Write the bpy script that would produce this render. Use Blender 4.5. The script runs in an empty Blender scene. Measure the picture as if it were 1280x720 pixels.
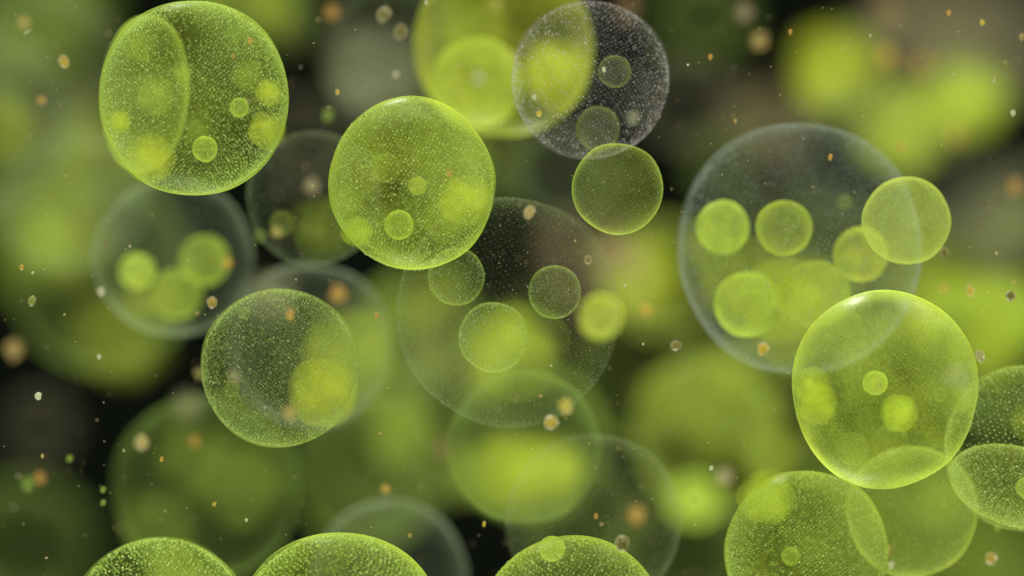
import bpy, math, random
import numpy as np
from mathutils import Vector, noise

random.seed(7)
rng = np.random.default_rng(7)
scene = bpy.context.scene
COL = scene.collection

# ------------------------------------------------------------------ camera, world, lamps, exposure
D = 6.0                                  # metres to the plane in focus (1 m there = 1000 px of a 1280 px wide picture)
cam_data = bpy.data.cameras.new("camera")
cam = bpy.data.objects.new("camera", cam_data); COL.objects.link(cam)
cam.location = (0, -D, 0); cam.rotation_euler = (math.radians(90), 0, 0)
cam_data.sensor_width = 36; cam_data.lens = 36 * D / 1.28
cam_data.clip_start = 0.05; cam_data.clip_end = 200
cam_data.dof.use_dof = True
cam_data.dof.focus_distance = D
cam_data.dof.aperture_fstop = (cam_data.lens * 1e-3) / 0.15
scene.camera = cam

world = bpy.data.worlds.new("World"); scene.world = world
world.use_nodes = True
bg = world.node_tree.nodes["Background"]
bg.inputs[0].default_value = (0.70, 0.95, 0.55, 1); bg.inputs[1].default_value = 0.006

def lamp(name, loc, size, power, color):
    l = bpy.data.lights.new(name, 'AREA'); l.shape = 'DISK'; l.size = size; l.energy = power; l.color = color
    o = bpy.data.objects.new(name, l); COL.objects.link(o); o.location = loc
    o.rotation_euler = (Vector((0, 2.0, 0)) - Vector(loc)).to_track_quat('-Z', 'Y').to_euler()
lamp("top_lamp",   (-2.5, 11.0, 9.5), 2.5, 2700, (1.0, 0.99, 0.92))
lamp("low_lamp",   (-3.0, 6.0, -10.0), 7.0, 2300, (0.98, 1.0, 0.90))
lamp("right_lamp", (9.5, 4.0, 1.0), 5.0, 560, (0.95, 1.0, 0.92))
lamp("left_lamp",  (-9.0, 2.5, 3.0), 5.0, 380, (0.97, 0.98, 0.90))
lamp("front_lamp", (1.5, -9.0, 6.5), 5.0, 560, (1.0, 1.0, 0.93))

vs = scene.view_settings
scene.display_settings.display_device = 'sRGB'
vs.view_transform = 'Standard'; vs.look = 'None'; vs.exposure = 0.0; vs.gamma = 1.0; vs.use_curve_mapping = False
cy = scene.cycles
cy.max_bounces = 4; cy.diffuse_bounces = 1; cy.glossy_bounces = 1; cy.transmission_bounces = 2
cy.transparent_max_bounces = 48; cy.volume_bounces = 0
cy.use_denoising = True
cy.sample_clamp_direct = 6.0; cy.sample_clamp_indirect = 2.0
cy.caustics_reflective = False; cy.caustics_refractive = False

# ------------------------------------------------------------------ helpers
def fac(d): return (D + d) / D
def at(px, py, d):
    k = fac(d) / 1000.0
    return Vector(((px - 640) * k, d, -(py - 360) * k))

def tag(o, label=None, cat=None, group=None, kind=None):
    if label: o['label'] = label
    if cat: o['category'] = cat
    if group: o['group'] = group
    if kind: o['kind'] = kind
    return o

# ------------------------------------------------------------------ materials
def N(nt, t, **kw):
    n = nt.nodes.new(t)
    for k, v in kw.items(): setattr(n, k, v)
    return n
def math_node(nt, op, a, b=None, clamp=False):
    n = N(nt, 'ShaderNodeMath', operation=op, use_clamp=clamp)
    for i, v in enumerate((a, b)):
        if v is None: continue
        if isinstance(v, (int, float)): n.inputs[i].default_value = v
        else: nt.links.new(v, n.inputs[i])
    return n.outputs[0]

MATS = {}
def gel(name, color, a_mid, a_rim, power=3.0, gloss=0.0, rough=0.3, patch=0.5, color2=None, grain=0.0, rim_color=None, soft=False):
    """translucent gelatinous body: coverage grows (hollow shell) or falls (solid ball) towards the limb"""
    if 'core' not in name and 'coat' not in name:
        color = (color[0] * 0.98, color[1], color[2])
    m = bpy.data.materials.new(name); m.use_nodes = True; nt = m.node_tree; nt.nodes.clear()
    L = nt.links.new
    out = N(nt, 'ShaderNodeOutputMaterial')
    lw = N(nt, 'ShaderNodeLayerWeight'); lw.inputs['Blend'].default_value = 0.5
    f = lw.outputs['Facing']
    tc = N(nt, 'ShaderNodeTexCoord'); oi = N(nt, 'ShaderNodeObjectInfo')
    off = N(nt, 'ShaderNodeVectorMath', operation='ADD'); L(tc.outputs['Object'], off.inputs[0])
    mul = N(nt, 'ShaderNodeVectorMath', operation='SCALE'); mul.inputs[0].default_value = (37, 53, 71); L(oi.outputs['Random'], mul.inputs['Scale'])
    L(mul.outputs[0], off.inputs[1])
    nz = N(nt, 'ShaderNodeTexNoise'); nz.inputs['Scale'].default_value = 1.6; nz.inputs['Detail'].default_value = 3; L(off.outputs[0], nz.inputs['Vector'])
    nv = nz.outputs['Fac']
    if soft:
        g = math_node(nt, 'SUBTRACT', 1.0, f)
        g = math_node(nt, 'POWER', g, power)
        a = math_node(nt, 'ADD', math_node(nt, 'MULTIPLY', g, a_mid - a_rim), a_rim)
    else:
        g = math_node(nt, 'POWER', f, power)
        a = math_node(nt, 'ADD', math_node(nt, 'MULTIPLY', g, a_rim - a_mid), a_mid)
    mr = N(nt, 'ShaderNodeMapRange'); L(nv, mr.inputs[0])
    mr.inputs[1].default_value = 0.3; mr.inputs[2].default_value = 0.7
    mr.inputs[3].default_value = 1 - patch; mr.inputs[4].default_value = 1 + patch
    a = math_node(nt, 'MULTIPLY', a, mr.outputs[0])
    if grain:
        n2 = N(nt, 'ShaderNodeTexNoise'); n2.inputs['Scale'].default_value = 38; n2.inputs['Detail'].default_value = 2; L(off.outputs[0], n2.inputs['Vector'])
        m2 = N(nt, 'ShaderNodeMapRange'); L(n2.outputs['Fac'], m2.inputs[0]); m2.inputs[1].default_value = 0.35; m2.inputs[2].default_value = 0.65
        m2.inputs[3].default_value = 1 - grain; m2.inputs[4].default_value = 1 + grain
        a = math_node(nt, 'MULTIPLY', a, m2.outputs[0])
    a = math_node(nt, 'MINIMUM', math_node(nt, 'MAXIMUM', a, 0.0), 0.95)
    cm = N(nt, 'ShaderNodeMix', data_type='RGBA')
    c2 = color2 or tuple(c * s for c, s in zip(color, (1.12, 1.0, 0.75)))
    cm.inputs[6].default_value = (*color, 1); cm.inputs[7].default_value = (*c2, 1)
    n3 = N(nt, 'ShaderNodeTexNoise'); n3.inputs['Scale'].default_value = 1.1; L(mul.outputs[0], n3.inputs['Vector'])
    ad = N(nt, 'ShaderNodeVectorMath', operation='SUBTRACT'); L(tc.outputs['Object'], ad.inputs[0]); L(mul.outputs[0], ad.inputs[1]); L(ad.outputs[0], n3.inputs['Vector'])
    L(math_node(nt, 'MULTIPLY', math_node(nt, 'SUBTRACT', n3.outputs['Fac'], 0.3), 2.5, clamp=True), cm.inputs[0])
    hs = N(nt, 'ShaderNodeHueSaturation'); L(cm.outputs[2], hs.inputs['Color'])
    for sock, lo, hi in (('Hue', 0.490, 0.510), ('Value', 0.84, 1.12)):          # every colony a little different
        q = N(nt, 'ShaderNodeMapRange'); L(oi.outputs['Random'], q.inputs[0]); q.inputs[3].default_value = lo; q.inputs[4].default_value = hi
        L(q.outputs[0], hs.inputs[sock])
    colr = hs.outputs[0]
    if rim_color:
        rm = N(nt, 'ShaderNodeMix', data_type='RGBA'); L(colr, rm.inputs[6]); rm.inputs[7].default_value = (*rim_color, 1)
        L(math_node(nt, 'POWER', f, 2.0), rm.inputs[0]); colr = rm.outputs[2]
    df = N(nt, 'ShaderNodeBsdfDiffuse'); tl = N(nt, 'ShaderNodeBsdfTranslucent')
    L(colr, df.inputs[0]); L(colr, tl.inputs[0])
    mx = N(nt, 'ShaderNodeMixShader'); mx.inputs[0].default_value = 0.5; L(df.outputs[0], mx.inputs[1]); L(tl.outputs[0], mx.inputs[2])
    body = mx.outputs[0]
    if gloss:
        gl = N(nt, 'ShaderNodeBsdfGlossy'); gl.inputs['Color'].default_value = (1, 1, 1, 1); gl.inputs['Roughness'].default_value = rough
        g2 = N(nt, 'ShaderNodeMixShader'); L(math_node(nt, 'MULTIPLY', math_node(nt, 'POWER', f, 1.5), gloss * 2, clamp=True), g2.inputs[0]); L(body, g2.inputs[1]); L(gl.outputs[0], g2.inputs[2]); body = g2.outputs[0]
    tr = N(nt, 'ShaderNodeBsdfTransparent')
    fin = N(nt, 'ShaderNodeMixShader'); L(a, fin.inputs[0]); L(tr.outputs[0], fin.inputs[1]); L(body, fin.inputs[2])
    L(fin.outputs[0], out.inputs[0])
    MATS[name] = m
    return m

def cell_mat(name, c_lo, c_hi, alpha=0.8, gloss=0.12):
    m = bpy.data.materials.new(name); m.use_nodes = True; nt = m.node_tree; nt.nodes.clear(); L = nt.links.new
    out = N(nt, 'ShaderNodeOutputMaterial')
    ge = N(nt, 'ShaderNodeNewGeometry'); rp = ge.outputs['Random Per Island']
    cm = N(nt, 'ShaderNodeMix', data_type='RGBA'); L(math_node(nt, 'POWER', rp, 4.0), cm.inputs[0])
    cm.inputs[6].default_value = (*c_lo, 1); cm.inputs[7].default_value = (*c_hi, 1)
    df = N(nt, 'ShaderNodeBsdfDiffuse'); tl = N(nt, 'ShaderNodeBsdfTranslucent'); L(cm.outputs[2], df.inputs[0]); L(cm.outputs[2], tl.inputs[0])
    mx = N(nt, 'ShaderNodeMixShader'); mx.inputs[0].default_value = 0.5; L(df.outputs[0], mx.inputs[1]); L(tl.outputs[0], mx.inputs[2])
    gl = N(nt, 'ShaderNodeBsdfGlossy'); gl.inputs['Color'].default_value = (1, 1, 0.9, 1); gl.inputs['Roughness'].default_value = 0.35
    g2 = N(nt, 'ShaderNodeMixShader'); g2.inputs[0].default_value = gloss; L(mx.outputs[0], g2.inputs[1]); L(gl.outputs[0], g2.inputs[2])
    tr = N(nt, 'ShaderNodeBsdfTransparent')
    fin = N(nt, 'ShaderNodeMixShader')
    L(math_node(nt, 'MULTIPLY', math_node(nt, 'ADD', math_node(nt, 'MULTIPLY', math_node(nt, 'POWER', rp, 3.0), 0.9), 0.55), alpha, clamp=True), fin.inputs[0])
    L(tr.outputs[0], fin.inputs[1]); L(g2.outputs[0], fin.inputs[2]); L(fin.outputs[0], out.inputs[0])
    MATS[name] = m
    return m

G1 = (0.41, 0.53, 0.065); G2 = (0.50, 0.63, 0.055); G3 = (0.26, 0.46, 0.07)
PALE = (0.62, 0.66, 0.52); GREY = (0.45, 0.47, 0.36)
# membranes
gel('green_membrane',  (0.50, 0.64, 0.09), 0.065, 0.66, 4.0, patch=0.55, grain=0.22, gloss=0.01)
gel('bright_membrane', (0.62, 0.77, 0.09), 0.11, 0.74, 3.2, patch=0.75, grain=0.22, gloss=0.02, rough=0.25)
gel('glossy_membrane', (0.66, 0.82, 0.10), 0.12, 0.82, 3.2, patch=0.80, grain=0.30, gloss=0.05, rough=0.34)
gel('olive_membrane',  (0.38, 0.50, 0.10), 0.045, 0.34, 3.6, patch=0.55, grain=0.2)
gel('young_membrane',  (0.44, 0.58, 0.13), 0.09, 0.85, 5.0, patch=0.3, grain=0.30, rim_color=(0.70, 0.88, 0.12))
gel('lush_membrane',  (0.66, 0.84, 0.18), 0.24, 0.92, 3.4, patch=0.3, grain=0.35, rim_color=(0.80, 0.95, 0.16))
gel('clear_membrane',  (0.42, 0.49, 0.38), 0.016, 0.36, 5.0, patch=0.5, grain=0.3, color2=(0.42, 0.47, 0.44))
gel('dark_clear_membrane', (0.44, 0.45, 0.42), 0.010, 0.13, 4.5, patch=0.5, grain=0.15, color2=(0.46, 0.38, 0.34))
gel('milky_membrane',  (0.44, 0.53, 0.29), 0.025, 0.40, 4.0, patch=0.5, grain=0.2, color2=(0.42, 0.50, 0.32))
gel('thin_membrane',   (0.38, 0.48, 0.24), 0.012, 0.13, 4.0, patch=0.4, grain=0.12)
gel('hazy_membrane',   (0.36, 0.43, 0.22), 0.04, 0.26, 3.0, patch=0.6, color2=(0.34, 0.42, 0.18))
gel('dim_membrane',    (0.28, 0.40, 0.09), 0.055, 0.36, 3.0, patch=0.5)
gel('moss_membrane',   (0.34, 0.48, 0.09), 0.045, 0.34, 3.0, patch=0.6)
gel('brown_membrane',  (0.30, 0.25, 0.17), 0.036, 0.13, 2.0, patch=0.5, color2=(0.30, 0.30, 0.16))
# solid balls
gel('soft_green', (0.38, 0.50, 0.065), 0.26, 0.0, 1.6, soft=True, patch=0.6)
gel('soft_bright', (0.62, 0.78, 0.07), 0.48, 0.0, 1.6, soft=True, patch=0.5)
gel('soft_dim', (0.24, 0.34, 0.05), 0.24, 0.0, 1.8, soft=True, patch=0.5)
gel('soft_haze', (0.30, 0.38, 0.10), 0.12, 0.0, 1.4, soft=True, patch=0.7)
gel('soft_brown', (0.40, 0.31, 0.20), 0.16, 0.0, 2.0, soft=True, patch=0.6)
gel('soft_pale', (0.42, 0.44, 0.28), 0.22, 0.0, 2.0, soft=True, patch=0.5)
# daughters
gel('daughter_full', (0.68, 0.84, 0.11), 0.28, 0.80, 2.0, patch=0.5, grain=0.50)
gel('daughter_ring', (0.64, 0.82, 0.09), 0.12, 0.90, 1.9, patch=0.3, grain=0.35)
gel('daughter_dim', (0.44, 0.58, 0.08), 0.26, 0.62, 2.0, patch=0.4, grain=0.4)
gel('daughter_thin', (0.46, 0.64, 0.07), 0.045, 0.50, 5.0, patch=0.25, grain=0.2)
gel('daughter_faint', (0.45, 0.60, 0.10), 0.075, 0.190, 2.0, patch=0.2)
gel('daughter_dark', (0.13, 0.14, 0.05), 0.45, 0.85, 1.8, patch=0.6, color2=(0.12, 0.12, 0.08), rim_color=(0.32, 0.36, 0.07))
gel('bumpy_membrane', (0.50, 0.64, 0.08), 0.10, 0.72, 3.2, patch=0.75, grain=0.65, gloss=0.01)
cell_mat('green_cells', (0.50, 0.70, 0.15), (0.80, 0.96, 0.36), 0.50, 0.04)
cell_mat('white_cells', (0.42, 0.40, 0.36), (0.80, 0.77, 0.72), 0.19, 0.03)
cell_mat('faint_cells', (0.40, 0.56, 0.14), (0.64, 0.84, 0.30), 0.30, 0.03)
cell_mat('frost_cells', (0.40, 0.50, 0.44), (0.66, 0.76, 0.70), 0.16, 0.03)
cell_mat('ghost_cells', (0.34, 0.42, 0.20), (0.56, 0.62, 0.38), 0.11, 0.02)
cell_mat('bumpy_cells', (0.48, 0.68, 0.10), (0.80, 0.98, 0.36), 0.50, 0.04)

# ------------------------------------------------------------------ meshes
def ico():
    t = (1 + 5 ** 0.5) / 2
    v = np.array([(-1,t,0),(1,t,0),(-1,-t,0),(1,-t,0),(0,-1,t),(0,1,t),(0,-1,-t),(0,1,-t),(t,0,-1),(t,0,1),(-t,0,-1),(-t,0,1)], float)
    v /= np.linalg.norm(v[0])
    f = np.array([(0,11,5),(0,5,1),(0,1,7),(0,7,10),(0,10,11),(1,5,9),(5,11,4),(11,10,2),(10,7,6),(7,1,8),(3,9,4),(3,4,2),(3,2,6),(3,6,8),(3,8,9),(4,9,5),(2,4,11),(6,2,10),(8,6,7),(9,8,1)])
    return v, f
ICO_V, ICO_F = ico()

def mesh_from(name, V, F, smooth=True):
    me = bpy.data.meshes.new(name)
    V = np.asarray(V, np.float32); F = np.asarray(F, np.int32); k = F.shape[1]
    me.vertices.add(len(V)); me.vertices.foreach_set('co', V.ravel())
    me.loops.add(F.size); me.loops.foreach_set('vertex_index', F.ravel())
    me.polygons.add(len(F)); me.polygons.foreach_set('loop_start', np.arange(0, F.size, k, dtype=np.int32))
    if smooth: me.polygons.foreach_set('use_smooth', np.ones(len(F), bool))
    me.update(calc_edges=True); me.validate()
    return me

def subdiv(V, F):
    V = list(map(tuple, V)); cache = {}; out = []
    def mid(a, b):
        key = (a, b) if a < b else (b, a)
        if key not in cache:
            p = np.array(V[a]) + np.array(V[b]); p /= np.linalg.norm(p); V.append(tuple(p)); cache[key] = len(V) - 1
        return cache[key]
    for a, b, c in F:
        x, y, z = mid(a, b), mid(b, c), mid(c, a)
        out += [(a, x, z), (b, y, x), (c, z, y), (x, y, z)]
    return np.array(V), np.array(out)
LEV = [(ICO_V, ICO_F)]
for _ in range(5): LEV.append(subdiv(*LEV[-1]))

BALLS = {}
def ball(mat, level=4, variant=0, lump=0.012, freq=1.4):
    key = (mat, level, variant, lump)
    if key not in BALLS:
        V, F = LEV[level]
        off = Vector((variant * 7.3 + 2.1, 4.4, variant * 3.1))
        d = np.array([noise.noise(Vector(v) * freq + off) for v in V])
        me = mesh_from('ball', V * (1 + lump * d)[:, None], F)
        me.materials.append(MATS[mat]); BALLS[key] = me
    return BALLS[key]

CELLS = {}
def cells_mesh(n, s, mat, seed=0):
    """n little cells set just under a membrane of radius 1, unevenly spaced; s = cell radius"""
    key = (n, round(s, 4), mat, seed)
    if key not in CELLS:
        r = np.random.default_rng(100 + seed)
        i = np.arange(n) + 0.5
        ph = np.arccos(1 - 2 * i / n); th = math.pi * (1 + 5 ** 0.5) * i
        P = np.stack([np.cos(th) * np.sin(ph), np.sin(th) * np.sin(ph), np.cos(ph)], 1)
        P += r.normal(0, 0.10 * (4 * math.pi / n) ** 0.5, P.shape)
        P /= np.linalg.norm(P, axis=1)[:, None]
        # uneven density, as in the real layer: thin out some regions
        q = np.array([noise.noise(Vector(p) * 1.7 + Vector((seed * 3.7, 1, 5))) for p in P])
        keep = r.random(n) < np.clip(0.90 + 1.1 * q, 0.3, 1.0)
        P = P[keep]; m = len(P)
        P = P * (0.985 + r.normal(0, 0.004, m))[:, None]
        R = s * np.clip(r.normal(1, 0.22, m), 0.6, 1.7)
        V = P[:, None, :] + ICO_V[None] * R[:, None, None]
        F = ICO_F[None] + (np.arange(m) * 12)[:, None, None]
        me = mesh_from('cells', V.reshape(-1, 3), F.reshape(-1, 3))
        me.materials.append(MATS[mat]); CELLS[key] = me
    return CELLS[key]

def link(name, me, parent=None, loc=(0, 0, 0), scale=(1, 1, 1), rot=(0, 0, 0)):
    o = bpy.data.objects.new(name, me); COL.objects.link(o)
    o.parent = parent; o.location = loc; o.scale = scale; o.rotation_euler = rot
    return o
def rr(): return (random.uniform(0, 6.28), random.uniform(0, 6.28), random.uniform(0, 6.28))

# ------------------------------------------------------------------ colonies
CN = 0
def colony(label, px, py, d, r, mem, cells=None, daughters=(), ry=None, tilt=0, group='spherical green algae colonies'):
    """an Empty at the colony's centre > membrane, cells, daughter_colony (> cells)"""
    global CN
    CN += 1
    ry = ry or r
    k = fac(d) / 1000.0
    e = bpy.data.objects.new('algae_colony', None); COL.objects.link(e)
    e.location = at(px, py, d); e.rotation_euler = (0, math.radians(tilt), 0); e.empty_display_size = r * k
    tag(e, label, 'colony', group)
    sc = (r * k, (r + ry) / 2 * k, ry * k)
    mb = link('membrane', ball(mem, 5 if r > 60 else 4, CN % 4, 0.3 if mem.startswith('soft') else 0.034), e, (0, 0, 0), sc)
    if cells:
        n, mat, s = cells
        c = link('cells', cells_mesh(n, round(s / ((r + ry) / 2), 3), mat, CN % 3), e, (0, 0, 0), sc)
        tag(c, kind='stuff')
    ct, st = math.cos(math.radians(tilt)), math.sin(math.radians(tilt))
    for dg in daughters:
        dx, dy, dr, dm = dg[:4]; side = dg[4] if len(dg) > 4 else random.choice((-1, 1)); lab = dg[5] if len(dg) > 5 else None
        x, z = (dx - px) * k, -(dy - py) * k
        x, z = x * ct - z * st, x * st + z * ct
        if dm.startswith('soft'): dr *= 1.3
        room = (0.97 * min(r, ry) - dr) ** 2 - ((dx - px) ** 2 + (dy - py) ** 2)
        yy = side * math.sqrt(max(room, 0)) * k * 0.85
        q = dr * k
        o = link('daughter_colony', ball(dm, 4, random.randrange(4), 0.10 if dm.startswith('soft') else 0.03), e, (x, yy, z), (q * random.uniform(.97, 1.03), q, q * random.uniform(.97, 1.03)))
        if lab: o['label'] = lab
        if dm in ('daughter_full', 'daughter_ring', 'daughter_thin') and dr >= 9:
            n = 700 if dr > 25 else (320 if dr > 14 else 150)
            cc = link('cells', cells_mesh(n, 0.034 if dr > 25 else (0.05 if dr > 14 else 0.075), 'faint_cells' if dm != 'daughter_thin' else 'ghost_cells', 0), o, (0, 0, 0), (1, 1, 1), rr())
            tag(cc, kind='stuff')
    return e

# --- sharp colonies, left to right
colony('big finely dotted yellow-green colony at the upper left, holding two small bright ringed balls', 243, 122, 0, 118, 'green_membrane',
       (9500, 'green_cells', 0.90), [(307, 93, 17, 'soft_green', 1), (303, 137, 12, 'daughter_ring', -1), (260, 188, 16, 'daughter_ring', -1),
        (334, 163, 19, 'soft_bright', -1), (190, 118, 20, 'soft_green', 1), (149, 151, 11, 'soft_bright', 1), (187, 199, 25, 'soft_bright', 1),
        (173, 60, 17, 'soft_green', 1), (292, 40, 12, 'soft_dim', 1), (240, 160, 20, 'soft_dim', 1), (335, 115, 14, 'soft_bright', 1), (222, 88, 11, 'soft_green', 1)], ry=122)
colony('tilted oval yellow-green colony with coarse sparkling dots and a white glint on top', 515, 230, -0.02, 103, 'bright_membrane',
       (6400, 'green_cells', 1.05), [(523, 234, 11, 'daughter_full', -1), (500, 282, 18, 'daughter_ring', -1), (480, 208, 19, 'daughter_faint', 1),
        (432, 250, 18, 'soft_green', -1), (581, 250, 26, 'soft_bright', 1), (446, 290, 16, 'soft_bright', 1), (555, 275, 24, 'soft_green', 1)], ry=109, tilt=-12)
colony('clear dark colony speckled with pale pink dots, a small olive ball and white glint inside', 738, 100, 0.14, 99, 'dark_clear_membrane',
       (5200, 'white_cells', 0.95), [(767, 92, 20, 'daughter_dark', -1, 'dark olive ball with a bright edge'), (748, 160, 28, 'daughter_dark', 1), (792, 146, 9, 'soft_pale', 1)])
colony('small empty green colony with a thin bright rim, just below the clear pink-dotted one', 772, 236, -0.05, 57, 'young_membrane',
       (1500, 'faint_cells', 0.55))
colony('largest clear colony with a milky rim, six pale green balls inside', 1000, 310, 0.32, 152, 'clear_membrane',
       (9000, 'frost_cells', 0.9), [(904, 284, 34, 'daughter_full', 0.2), (894, 303, 34, 'soft_green', 1), (976, 286, 34, 'daughter_ring', -0.8),
        (933, 380, 40, 'daughter_full', -0.4), (1019, 367, 42, 'daughter_full', -0.2), (984, 376, 44, 'soft_bright', 0.8), (1077, 318, 35, 'daughter_full', 0.2), (1063, 250, 9, 'daughter_faint', 1), (1010, 395, 62, 'soft_green', 1), (925, 345, 44, 'soft_green', 1)], ry=157)
colony('small evenly green colony with bright rim, overlapping the right edge of the largest clear colony', 1133, 276, -0.12, 55, 'lush_membrane',
       (2000, 'green_cells', 0.7))
colony('large smooth green colony with a white crescent on its shoulder and several balls inside', 1106, 487, 0.0, 116, 'glossy_membrane',
       (7000, 'faint_cells', 0.7), [(1088, 477, 15, 'daughter_full', -1), (1120, 515, 18, 'soft_bright', -0.7), (1063, 560, 21, 'daughter_faint', -1),
        (1060, 405, 17, 'daughter_faint', -1), (1015, 482, 19, 'soft_bright', 1), (1022, 506, 20, 'soft_bright', 1), (1117, 556, 24, 'daughter_faint', 1),
        (1175, 493, 9, 'daughter_faint', 0), (1203, 497, 16, 'soft_green', 0), (1195, 470, 16, 'soft_pale', 0)], ry=124)
colony('bumpy dark green colony cut by the lower edge, one small bright ring inside', 1008, 690, -0.10, 102, 'bumpy_membrane',
       (7000, 'bumpy_cells', 1.15), [(984, 691, 11, 'daughter_ring', -1), (1055, 635, 9, 'daughter_faint', -1), (958, 622, 28, 'soft_bright', 1)])
colony('dark sparsely dotted colony cut by the right edge, behind the smooth green one', 1285, 560, 0.16, 104, 'olive_membrane',
       (3200, 'green_cells', 1.0), [(1277, 525, 17, 'soft_green', -1)])
colony('slanting lens-shaped green colony at the right edge, its rim bright below', 1268, 608, -0.08, 84, 'green_membrane',
       (3000, 'green_cells', 0.95), [(1280, 608, 13, 'daughter_ring', -1)], ry=50, tilt=17)
colony('dark-centred colony dotted along its lower rim, a bright green patch on its right side', 350, 460, 0.05, 99, 'olive_membrane',
       (8000, 'faint_cells', 0.85), [(405, 490, 34, 'soft_bright', 1), (293, 485, 10, 'daughter_faint', -1), (412, 440, 30, 'soft_green', 1), (307, 391, 8, 'daughter_faint', -1)])
colony('large almost invisible colony in the centre, holding three thin-ringed balls', 635, 390, 0.12, 140, 'thin_membrane',
       (5200, 'ghost_cells', 0.85), [(571, 346, 35, 'daughter_thin', -1), (693, 365, 33, 'daughter_thin', -0.8), (617, 421, 43, 'daughter_thin', -0.8), (648, 440, 50, 'soft_green', 1)], ry=144)
colony('round-topped green colony at the bottom, left of the middle, rim thick with dots', 426, 796, -0.04, 131, 'bumpy_membrane', (6000, 'bumpy_cells', 1.35))
colony('round-topped green colony at the bottom middle, a faint ball near its top', 715, 789, -0.04, 119, 'bumpy_membrane',
       (5200, 'bumpy_cells', 1.35), [(690, 686, 16, 'daughter_full', -1)])
colony('dotted dome of a colony at the bottom left, dimmer on its left side', 200, 784, 0.05, 112, 'olive_membrane', (5200, 'bumpy_cells', 1.3),
       [(225, 725, 40, 'soft_green', 1)])
colony('faint clear colony with a grainy rim, rising behind the bottom middle dome', 742, 652, 0.32, 110, 'thin_membrane', (3600, 'ghost_cells', 0.9))

# --- slightly soft colonies
colony('oval green colony seen through the left half of the big dotted one', 181, 117, 0.26, 55, 'green_membrane', ry=99, tilt=4)
colony('clear soft-edged colony with a milky rim at the left, three blurred green balls inside', 217, 322, 0.8, 99, 'milky_membrane', None,
       [(168, 339, 22, 'daughter_full', 1), (253, 325, 31, 'daughter_dim', 1), (219, 368, 32, 'daughter_dim', 1), (190, 376, 30, 'soft_green', 0)])
colony('dim clear colony between the two brightest ones, only its lower rim showing', 392, 248, 0.42, 84, 'thin_membrane', (2400, 'ghost_cells', 0.9),
       [(354, 280, 15, 'daughter_faint', -1), (405, 285, 34, 'soft_dim', 1), (325, 295, 8, 'daughter_faint', 0)])
colony('milky blurred colony behind the dark-centred one, an orange blob on its rim', 388, 432, 0.85, 102, 'milky_membrane', None,
       [(442, 440, 46, 'soft_green', 0), (340, 370, 30, 'soft_pale', 0)])
colony('blurred yellow-green colony at the top middle with a pale glow inside', 630, 58, 0.72, 112, 'bright_membrane', None,
       [(596, 103, 56, 'daughter_full', 0.3), (590, 24, 40, 'soft_green', 0.3), (694, 92, 36, 'soft_bright', 0)])
colony('pale round-topped blurred colony behind the bottom left dome with thick dots', 487, 722, 0.9, 97, 'milky_membrane')
colony('blurred green colony whose top shows through the foot of the smooth green one', 1140, 640, 0.22, 82, 'green_membrane', (3000, 'faint_cells', 0.8))
colony('small blurred green ball tucked under the smooth green colony', 1168, 606, 1.2, 52, 'moss_membrane', None, [(1172, 615, 28, 'soft_green', 0)])
colony('blurred bright green colony below the centre, cut by a clear grainy rim', 662, 552, 1.9, 98, 'moss_membrane', None,
       [(640, 590, 38, 'soft_bright', 0), (690, 585, 34, 'soft_bright', 0), (590, 590, 30, 'soft_green', 0)])
colony('dull blurred colony under the faint central one, seen as a curved edge', 655, 560, 0.45, 96, 'dim_membrane')
colony('large dim blurred colony on the dark lower left, faint green patches inside', 258, 612, 1.25, 116, 'dim_membrane', None,
       [(240, 570, 40, 'soft_dim', 0), (300, 600, 50, 'soft_dim', 0), (200, 660, 40, 'soft_dim', 0), (235, 507, 18, 'soft_pale', 0)])

# --- far and very blurred colonies
FAR = 'blurred colonies far behind'
def far(label, px, py, d, r, mem, daughters=(), ry=None, tilt=0):
    ds = list(daughters)
    if mem.startswith('soft'):
        pick = {'soft_bright': ('soft_bright', 'soft_green'), 'soft_green': ('soft_green', 'soft_haze'), 'soft_dim': ('soft_dim', 'soft_haze'),
                'soft_pale': ('soft_pale', 'soft_haze'), 'soft_brown': ('soft_brown', 'soft_haze')}[mem]
        for q in range(6):
            a, u = random.uniform(0, 6.28), r * random.uniform(0.15, 0.85)
            ds.append((px + u * math.cos(a), py + u * math.sin(a), r * random.uniform(0.2, 0.42), random.choice(pick), random.uniform(-.6, .6)))
        mem = 'soft_haze' if mem in ('soft_bright', 'soft_green') else mem; r *= 1.25
    return colony(label, px, py, d * 1.25, r, mem, None, ds, ry or r * random.uniform(.85, 1.1), tilt or random.uniform(-30, 30), FAR)
far('very blurred grey-brown colony at the top, beside two small olive grains', 490, 62, 1.8, 88, 'hazy_membrane', [(470, 90, 50, 'soft_pale', 0)])
far('blurred green colony peeking out above the big dotted one', 320, -10, 2.2, 64, 'soft_green')
far('very blurred green mass of balls at the upper right', 1130, 110, 3.6, 105, 'hazy_membrane', [(1045, 88, 44, 'soft_bright', 0), (1128, 160, 46, 'soft_bright', 0), (1210, 125, 40, 'soft_bright', 0)])
far('brownish blur in the far upper right corner', 1215, 40, 6.0, 110, 'brown_membrane', [(1160, 20, 70, 'soft_brown', 0), (1240, 60, 60, 'soft_pale', 0)])
far('blurred bright green colony behind the small rimmed one on the right', 1205, 372, 2.6, 96, 'soft_bright', [(1150, 350, 50, 'soft_green', 0)])
far('broad blurred green colony behind the large clear one', 1010, 360, 3.2, 105, 'soft_green', [(1000, 390, 60, 'soft_green', 0)])
far('blurred green colony at the far left, left of the milky rimmed one', 128, 345, 2.3, 112, 'dim_membrane', [(80, 290, 55, 'soft_green', 0), (150, 420, 50, 'soft_green', 0)])
far('pale arc of a blurred colony cut by the left edge', -28, 150, 1.8, 118, 'hazy_membrane', [(0, 160, 40, 'soft_green', 0)])
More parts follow.
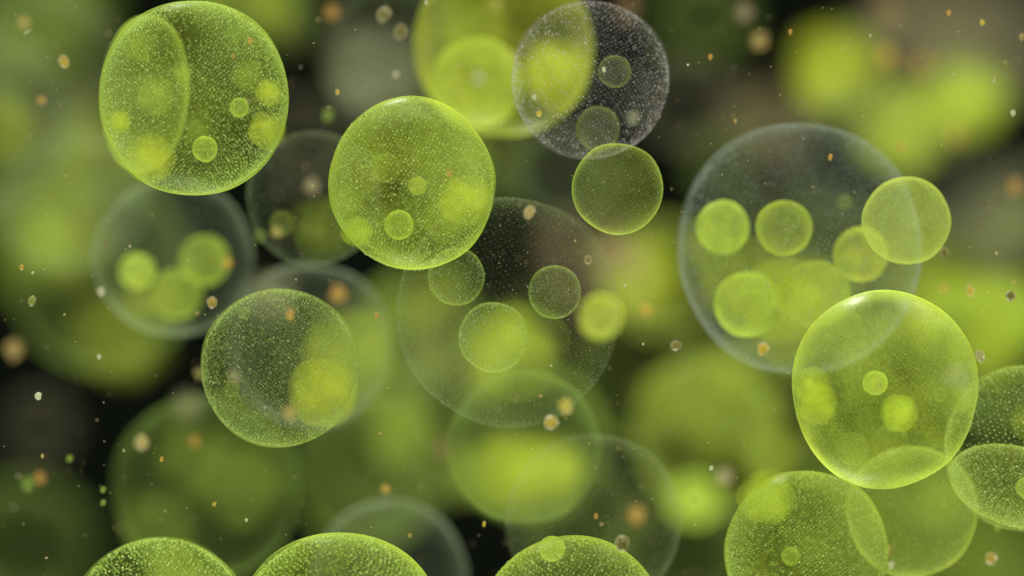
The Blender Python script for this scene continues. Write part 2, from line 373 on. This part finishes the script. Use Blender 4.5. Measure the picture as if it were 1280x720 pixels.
far('soft green ball just below the left side of the big dotted colony', 120, 175, 3.0, 82, 'soft_green')
far('wide dull green blur at the left edge below the pale arc', 30, 280, 4.0, 62, 'soft_dim')
far('grey-green blur in the upper left corner', 30, 20, 5.0, 85, 'soft_dim')
far('blurred green colony right of the centre, beside the largest clear one', 830, 345, 3.0, 74, 'green_membrane', [(800, 345, 40, 'soft_bright', 0)])
far('large blurred green colony below the largest clear one', 885, 545, 2.2, 88, 'green_membrane', [(868, 625, 30, 'daughter_full', 0), (905, 500, 60, 'soft_green', 0)], ry=100)
far('blurred ring of a colony between the large blurred one and the smooth green one', 965, 545, 1.3, 50, 'olive_membrane', [(965, 570, 30, 'soft_green', 0)])
far('green blur behind the oval sparkling colony, right of its rim', 590, 200, 2.0, 66, 'soft_green')
far('blurred yellow-green ball behind the faint central colony, on its left', 562, 445, 1.6, 56, 'soft_green')
far('bright blurred ball in the middle of the faint central colony', 640, 440, 2.2, 58, 'soft_bright')
far('narrow green blur right of the dark-centred colony', 475, 430, 3.0, 62, 'soft_green')
far('dull green blur beneath the faint central colony, on the left', 560, 540, 3.5, 90, 'dim_membrane')
far('grey-green blur between the central colony and the pale round top', 480, 560, 4.5, 80, 'dim_membrane')
far('green blur under the small balls at the lower right', 1170, 690, 2.8, 80, 'soft_dim')
far('dull grey-green blur in the lower right corner', 1270, 700, 4.0, 70, 'soft_dim')
far('faint dark green blur in the lower left corner', 30, 680, 4.5, 90, 'dim_membrane')
far('faint brown blur on the black left side', 50, 535, 3.5, 44, 'brown_membrane')
far('dim olive blur on the dark gap above the largest clear colony', 900, 200, 3.0, 44, 'dim_membrane')
far('reddish-brown blur in the dark gap at the top right of the clear pink-dotted colony', 960, 150, 5.0, 44, 'soft_brown')
far('dim green blur at the top edge, right of the clear pink-dotted colony', 880, 20, 4.5, 60, 'dim_membrane')
far('brown blur touching the lower rim of the clear pink-dotted colony', 700, 215, 2.4, 60, 'hazy_membrane')
far('brown blur in the dark gap between the two brightest colonies', 385, 175, 3.5, 60, 'brown_membrane')
far('olive blur behind the right end of the faint central colony', 745, 330, 2.0, 60, 'soft_brown')
far('dark green blur at the bottom, between the bumpy colony and the bottom middle dome', 850, 690, 3.0, 80, 'dim_membrane')
far('blue-grey blur at the right edge above the bright green one', 1250, 270, 4.0, 60, 'soft_pale')
far('green blur left of the lens-shaped colony', 1060, 640, 3.2, 80, 'soft_dim')

far('bright blurred ball at the right side of the faint central colony', 751, 396, 0.65, 27, 'daughter_full')
far('added hollow haze blur across the lower middle, right of the faint central colony', 800, 470, 2.0, 84, 'moss_membrane', [(830, 500, 30, 'soft_green', 0)])  # from here to the grains: faint colonies added to stand in for haze
far('added hollow haze blur in the gap under the dark-centred colony', 460, 585, 2.6, 92, 'moss_membrane', [(500, 540, 34, 'soft_green', 0)])
far('added green haze ring behind the left end of the faint central colony', 520, 400, 1.8, 80, 'moss_membrane', [(540, 380, 30, 'soft_green', 0)])
far('added dim haze ring above the bottom middle dome', 720, 640, 2.4, 74, 'dim_membrane', [(700, 620, 28, 'soft_haze', 0)])
far('added pale haze ring between the large clear colony and the bumpy one', 930, 480, 1.7, 70, 'moss_membrane', [(910, 470, 26, 'soft_green', 0)])
far('added haze ring behind the milky rimmed left colony, upper left side', 90, 250, 1.7, 96, 'hazy_membrane', [(60, 300, 30, 'soft_green', 0)])
far('added grey-green haze ring in the top left corner', 60, 70, 2.2, 92, 'hazy_membrane')
far('added haze ring overlapping the green mass at the upper right', 1070, 190, 2.4, 90, 'hazy_membrane')
far('added haze ring behind the right edge colonies, above the lens-shaped one', 1240, 440, 2.2, 84, 'dim_membrane')
far('added dim haze ring in the dark gap right of the clear pink-dotted colony', 860, 130, 2.8, 66, 'brown_membrane')

# ------------------------------------------------------------------ drifting grains
gel('gold_core', (0.66, 0.54, 0.08), 0.9, 0.5, 1, patch=0.5, grain=0.6, gloss=0.25, rough=0.25)
gel('orange_core', (0.66, 0.42, 0.09), 0.58, 0.1, 1, soft=True, patch=0.2, grain=0.4, gloss=0.1)
gel('olive_core', (0.34, 0.34, 0.08), 0.8, 0.9, 1, patch=0.1, grain=0.4, gloss=0.1)
gel('tan_core', (0.60, 0.50, 0.20), 0.50, 0.1, 1, soft=True, patch=0.2, grain=0.4)
gel('pale_core', (0.70, 0.76, 0.55), 0.7, 0.7, 1, patch=0.2, gloss=0.2, rough=0.2)
gel('green_core', (0.30, 0.46, 0.10), 0.55, 0.3, 1, patch=0.2, grain=0.4)
gel('brown_core', (0.30, 0.22, 0.12), 0.45, 0.1, 1, soft=True, patch=0.2, grain=0.4)
gel('pink_core', (0.48, 0.42, 0.28), 0.45, 0.1, 1, soft=True, patch=0.2, grain=0.4)
gel('clear_coat', (0.90, 0.85, 0.52), 0.03, 0.95, 1.8, patch=0.3, gloss=0.25, rough=0.15)

def grain(label, px, py, d, rx, core, ry=None, tilt=0, coat=False):
    q = 0.9 if coat else 0.74; rx *= q; ry = ry and ry * q
    ry = ry or rx * random.uniform(1.0, 1.3); k = fac(d) / 1000.0
    loc = at(px, py, d); rot = (random.uniform(-.3, .3), math.radians(tilt), random.uniform(-.3, .3))
    me = ball(core + '_core', 3, random.randrange(4), 0.45, 2.0)
    if not coat:
        o = link('algae_grain', me, None, loc, (rx * k, rx * k, ry * k), rot)
        return tag(o, label, 'grain', 'drifting grains')
    e = bpy.data.objects.new('algae_grain', None); COL.objects.link(e); e.location = loc; e.rotation_euler = rot
    tag(e, label, 'grain', 'drifting grains')
    link('core', me, e, (0, 0, 0), (rx * k * .8, rx * k * .8, ry * k * .8))
    link('coat', ball('clear_coat', 3, random.randrange(4), 0.16, 2.0), e, (0, 0, 0), (rx * k, rx * k, ry * k))
    return e

A = 'the big dotted colony'; 
for g in [
 ('thin white sliver in the upper left corner beside a tan blur', 34, 40, -.2, 1.3, 'pale', 6, 55),
 ('tan blurred grain above the white sliver', 30, 28, .8, 8, 'tan'),
 ('golden oval grain with a pale edge, left of the big dotted colony', 80, 77, -.2, 7, 'gold', 9, -20, True),
 ('orange blurred grain below the golden oval on the left', 52, 125, .5, 6, 'orange'),
 ('small red-orange speck high in the big dotted colony', 313, 51, -.2, 4, 'orange', 5, 0),
 ('tiny orange speck left of the red-orange one in the big dotted colony', 292, 70, -.18, 3, 'orange'),
 ('upper olive oval grain with a pale coat at the top', 480, 18, -.3, 9, 'olive', 11, 35, True),
 ('lower olive oval grain with a pale coat at the top', 501, 40, -.3, 9, 'olive', 11, 20, True),
 ('orange blurred disc at the top left of the olive pair', 415, 15, 1.0, 10, 'orange'),
 ('small gold grain in the gap above the oval sparkling colony', 422, 115, -.1, 3.5, 'gold', 4.6),
 ('blurred green ball in the dark gap left of the oval sparkling colony', 410, 143, .6, 9, 'green'),
 ('pale blurred speck above the oval sparkling colony', 495, 93, .4, 4, 'pale'),
 ('small pale speck at the top edge right of the olive pair', 533, 3, -.1, 3, 'pale', 4),
 ('pale pinkish blur at the top edge above the glowing ball', 620, 5, 1.0, 9, 'tan'),
 ('white highlight modelled as a pale grain in the blurred top middle colony', 598, 97, -.7, 8, 'pale'),  # bright highlight put in as a pale body
 ('peach blurred dot at the left rim of the clear pink-dotted colony', 640, 72, .9, 10, 'tan'),
 ('tilted white and orange grain in the dark gap right of the oval colony', 662, 265, -.2, 7, 'tan', 10, 30, True),
 ('orange oval speck on the oval sparkling colony', 561, 217, -.25, 4, 'orange', 5.5),
 ('brown-gold grain above the right-hand thin-ringed ball', 735, 325, .1, 5, 'brown', 6, 0, True),
 ('brown blur right of the brown-gold grain', 765, 312, .6, 8, 'brown'),
 ('grey ringed oval grain left of the largest clear colony', 845, 432, -.1, 8, 'olive', 7, 0, True),
 ('tiny white dot left of the grey ringed grain', 804, 430, 0, 1.8, 'pale'),
 ('square gold grain with white corners below the faint central colony', 689, 528, -.2, 10, 'gold', 10, 45, True),
 ('blurred yellow spot inside the lower rim of the faint central colony', 707, 508, .5, 10, 'gold'),
 ('small yellow speck above the bottom middle dome, on its left', 605, 655, -.1, 2.8, 'gold', 4.5),
 ('small gold speck over the pale round-topped colony', 512, 669, -.1, 3, 'gold'),
 ('small orange grain above the bottom middle dome', 745, 645, .1, 3.5, 'orange', 4.5),
 ('large orange blurred disc above the bottom middle dome', 796, 643, 1.0, 12, 'orange', 13),
 ('round olive grain with a white glint on the shoulder of the bottom middle dome', 778, 679, -.15, 10, 'olive', 11, 0, True),
 ('pale pink-green blurred disc above the bumpy colony', 906, 595, .9, 13, 'pink', 14),
 ('small clear speck touching the pale pink-green disc', 889, 585, 0, 3.5, 'pale'),
 ('golden oval grain at the lower rim of the largest clear colony', 954, 436, -.15, 8, 'gold', 9.5, 20, True),
 ('tiny green bead right of the golden oval in the largest clear colony', 992, 442, -.15, 3.5, 'green', 4, 0),
 ('pale green blurred disc at the top edge, upper of two', 931, 15, 1.2, 13, 'pink'),
 ('pale yellow blurred disc at the top, lower of two', 950, 50, 1.0, 13, 'tan', 13.5),
 ('small orange grain in the dark gap left of the pale yellow disc', 888, 71, -.1, 3.6, 'orange', 5),
 ('tiny white dot left of the small orange grain in the top gap', 860, 81, 0, 2, 'pale'),
 ('small orange grain right of the pale yellow disc', 988, 40, -.1, 3.2, 'orange', 5),
 ('small pale yellow grain above the largest clear colony', 919, 151, -.1, 2.8, 'tan', 4),
 ('tiny white dot left of the green mass at the upper right', 1088, 44, 0, 1.6, 'pale'),
 ('small orange curl near the top edge at the upper right', 1186, 16, -.1, 3.6, 'orange', 5),
 ('small gold ring grain near the top right corner', 1228, 28, -.1, 4, 'gold', 5),
 ('pale grain touching the right edge near the top', 1277, 46, -.1, 4, 'tan', 6),
 ('tiny grey grain on the dark right side of the green mass', 1243, 100, 0, 3, 'pink', 5),
 ('small pale star-like grain near the right edge in the dark', 1266, 141, -.1, 4, 'pale'),
 ('small orange grain high inside the largest clear colony', 1038, 196, -.1, 3.4, 'orange', 5.5, 10),
 ('small orange blur right above the small rimmed colony on the right', 1126, 184, .6, 5, 'orange'),
 ('orange blurred disc near the right edge above the bright green blur', 1269, 232, 1.1, 10, 'orange'),
 ('upper orange blur on the green mass at the upper right', 1110, 70, 2.0, 12, 'orange'),
 ('lower orange blur on the green mass at the upper right', 1195, 170, 2.0, 11, 'orange'),
 ('faint orange blur between the other two on the green mass', 1153, 78, 2.4, 11, 'orange'),
 ('orange-brown blur on the bright green blur at the right', 1180, 360, .6, 6, 'orange'),
 ('yellow oval grain on the bright green blur at the right', 1213, 363, .2, 5.5, 'gold', 9, -10, True),
 ('dark round grain with a sparkling centre near the right edge', 1263, 370, -.1, 7, 'olive', 7, 0, True),
 ('tiny tan speck above the dark sparkling grain', 1268, 352, .3, 4, 'tan'),
 ('pinkish oval grain on the right shoulder of the smooth green colony', 1225, 445, .1, 6, 'pink', 9, -20, True),
 ('clear bead clinging to the lower right of the small rimmed colony', 1180, 315, -.15, 6, 'olive', 7, 0, True),
 ('round olive-brown grain near the lower right corner', 1239, 698, -.2, 8.5, 'gold', 9, 0, True),
 ('pale green speck below the lens-shaped colony', 1247, 659, .3, 5, 'green'),
 ('pale speck at the bottom right of the bumpy colony', 1114, 706, .2, 5, 'pale'),
 ('reddish speck on the right rim of the bumpy colony', 1109, 687, .3, 4, 'orange', 8),
 ('green grain with a reddish edge on the black left side', 40, 376, .1, 5, 'green', 7, 15, True),
 ('small gold ring grain above the green one on the black left side', 27, 334, 0, 3.6, 'gold', 4.6),
 ('tiny white speck right of the gold ring grain on the left', 41, 341, 0, 1.8, 'pale', 2.5, 30),
 ('large tan blurred disc near the left edge', 17, 437, 1.1, 13, 'tan'),
 ('grey-green speckled grain on the black left side', 48, 495, 0, 5.5, 'pale', 6),
 ('pale yellow blurred grain at the upper left of the dim blurred colony', 177, 553, .5, 9, 'tan', 10, 0, True),
 ('small orange grain right below the pale yellow one on the dim colony', 202, 574, 0, 3, 'orange', 4.5),
 ('orange blur near the top of the dim blurred colony', 243, 551, .8, 7, 'orange'),
 ('upper grain of a green pair left of the dim blurred colony', 129, 612, .2, 4.4, 'green'),
 ('lower grain of a green pair left of the dim blurred colony', 129, 628, .2, 4.4, 'green'),
 ('green ringed speck on the black lower left', 87, 573, .3, 5, 'green'),
 ('orange blur on the black lower left', 50, 597, .7, 8, 'orange'),
 ('green blur touching the orange one on the black lower left', 35, 604, .7, 8, 'green'),
 ('tiny tan ring speck above the orange blur on the lower left', 53, 570, 0, 2.6, 'tan', 4),
 ('small pale speck under the milky rimmed left colony', 124, 446, .1, 3.4, 'pale'),
 ('olive blurred grain on the left rim of the dark-centred colony', 249, 467, .5, 8, 'olive'),
 ('round gold-topped white grain in the lower right of the milky rimmed left colony', 265, 378, -.1, 7, 'gold', 8, 0, True),
 ('orange blur on the right rim of the milky rimmed left colony', 285, 328, .6, 7, 'orange'),
 ('tiny dark orange ring speck on the left rim of the milky rimmed colony', 133, 304, 0, 3.5, 'brown', 4),
 ('pale grey-green speck left of the blurred balls in the milky rimmed colony', 126, 364, .3, 6, 'pale'),
 ('orange blurred spot high in the dark-centred colony', 363, 393, .3, 7, 'orange'),
 ('large orange-brown blob on the milky rim above the dark-centred colony', 423, 367, .8, 13, 'orange', 14),
 ('peach blurred disc low in the dark-centred colony', 363, 515, .7, 11, 'tan', 12),
 ('pink blur near the left rim inside the dark-centred colony', 292, 470, .6, 7, 'pink'),
 ('small gold ring speck between the dark-centred and central colonies', 471, 394, 0, 4, 'gold', 4.5),
 ('tiny white speck on the dim blurred colony', 308, 650, 0, 2.6, 'pale'),
 ('tiny yellow speck left of the white one on the dim blurred colony', 268, 630, 0, 3, 'gold', 4, 20),
 ('orange blur above the pale round-topped colony', 482, 611, .5, 6, 'orange'),
 ('reddish-brown blur below the left of the faint central colony', 553, 561, 1.2, 12, 'brown'),
 ('bright white glint grain beside the olive ball in the pink-dotted colony', 755, 87, -.1, 2.8, 'pale', 4.5),
 ('small yellow grain in the lower left of the clear pink-dotted colony', 674, 142, -.05, 4.5, 'gold', 5, 40),
 ('clear beads above the yellow grain in the pink-dotted colony', 668, 121, -.05, 4, 'pale', 5),
 ('orange blur left of the largest clear colony', 808, 388, .8, 9, 'orange'),
 ('tiny white dot above the orange blur left of the largest clear colony', 781, 357, 0, 2, 'pale', 2.4),
 ('greyish pink blur below the far rim of the dim clear colony', 390, 232, .8, 11, 'pink'),
 ('orange-green blur on the left edge of the dim clear colony', 346, 290, .6, 8, 'tan'),
 ('pink grain at the top right behind the clear pink-dotted colony', 785, 8, 1.8, 18, 'brown'),
 ('brownish orange blur in the far upper right', 1110, 20, 2.6, 22, 'brown'),
]:
    grain(*g)

# fine dust of tiny specks nobody could count
def dust():
    Vs, Fs = [], []; n = 900
    for i in range(n):
        d = rng.normal(0, 0.5); px, py = rng.uniform(-30, 1310), rng.uniform(-30, 750)
        p = at(px, py, float(np.clip(d, -1, 1.6)))
        s = rng.choice([0.7, 0.9, 1.2, 2.0], p=[.5, .3, .15, .05]) / 1000
        Vs.append(ICO_V * s * rng.uniform(.7, 1.3, 3) + np.array(p)); Fs.append(ICO_F + 12 * i)
    me = mesh_from('dust', np.concatenate(Vs), np.concatenate(Fs))
    me.materials.append(cell_mat('dust_specks', (0.66, 0.46, 0.14), (0.95, 0.98, 0.70), 0.9, 0.2))
    o = link('dust', me)
    tag(o, 'fine pale and orange specks drifting through the dark water', 'dust', kind='stuff')
dust()
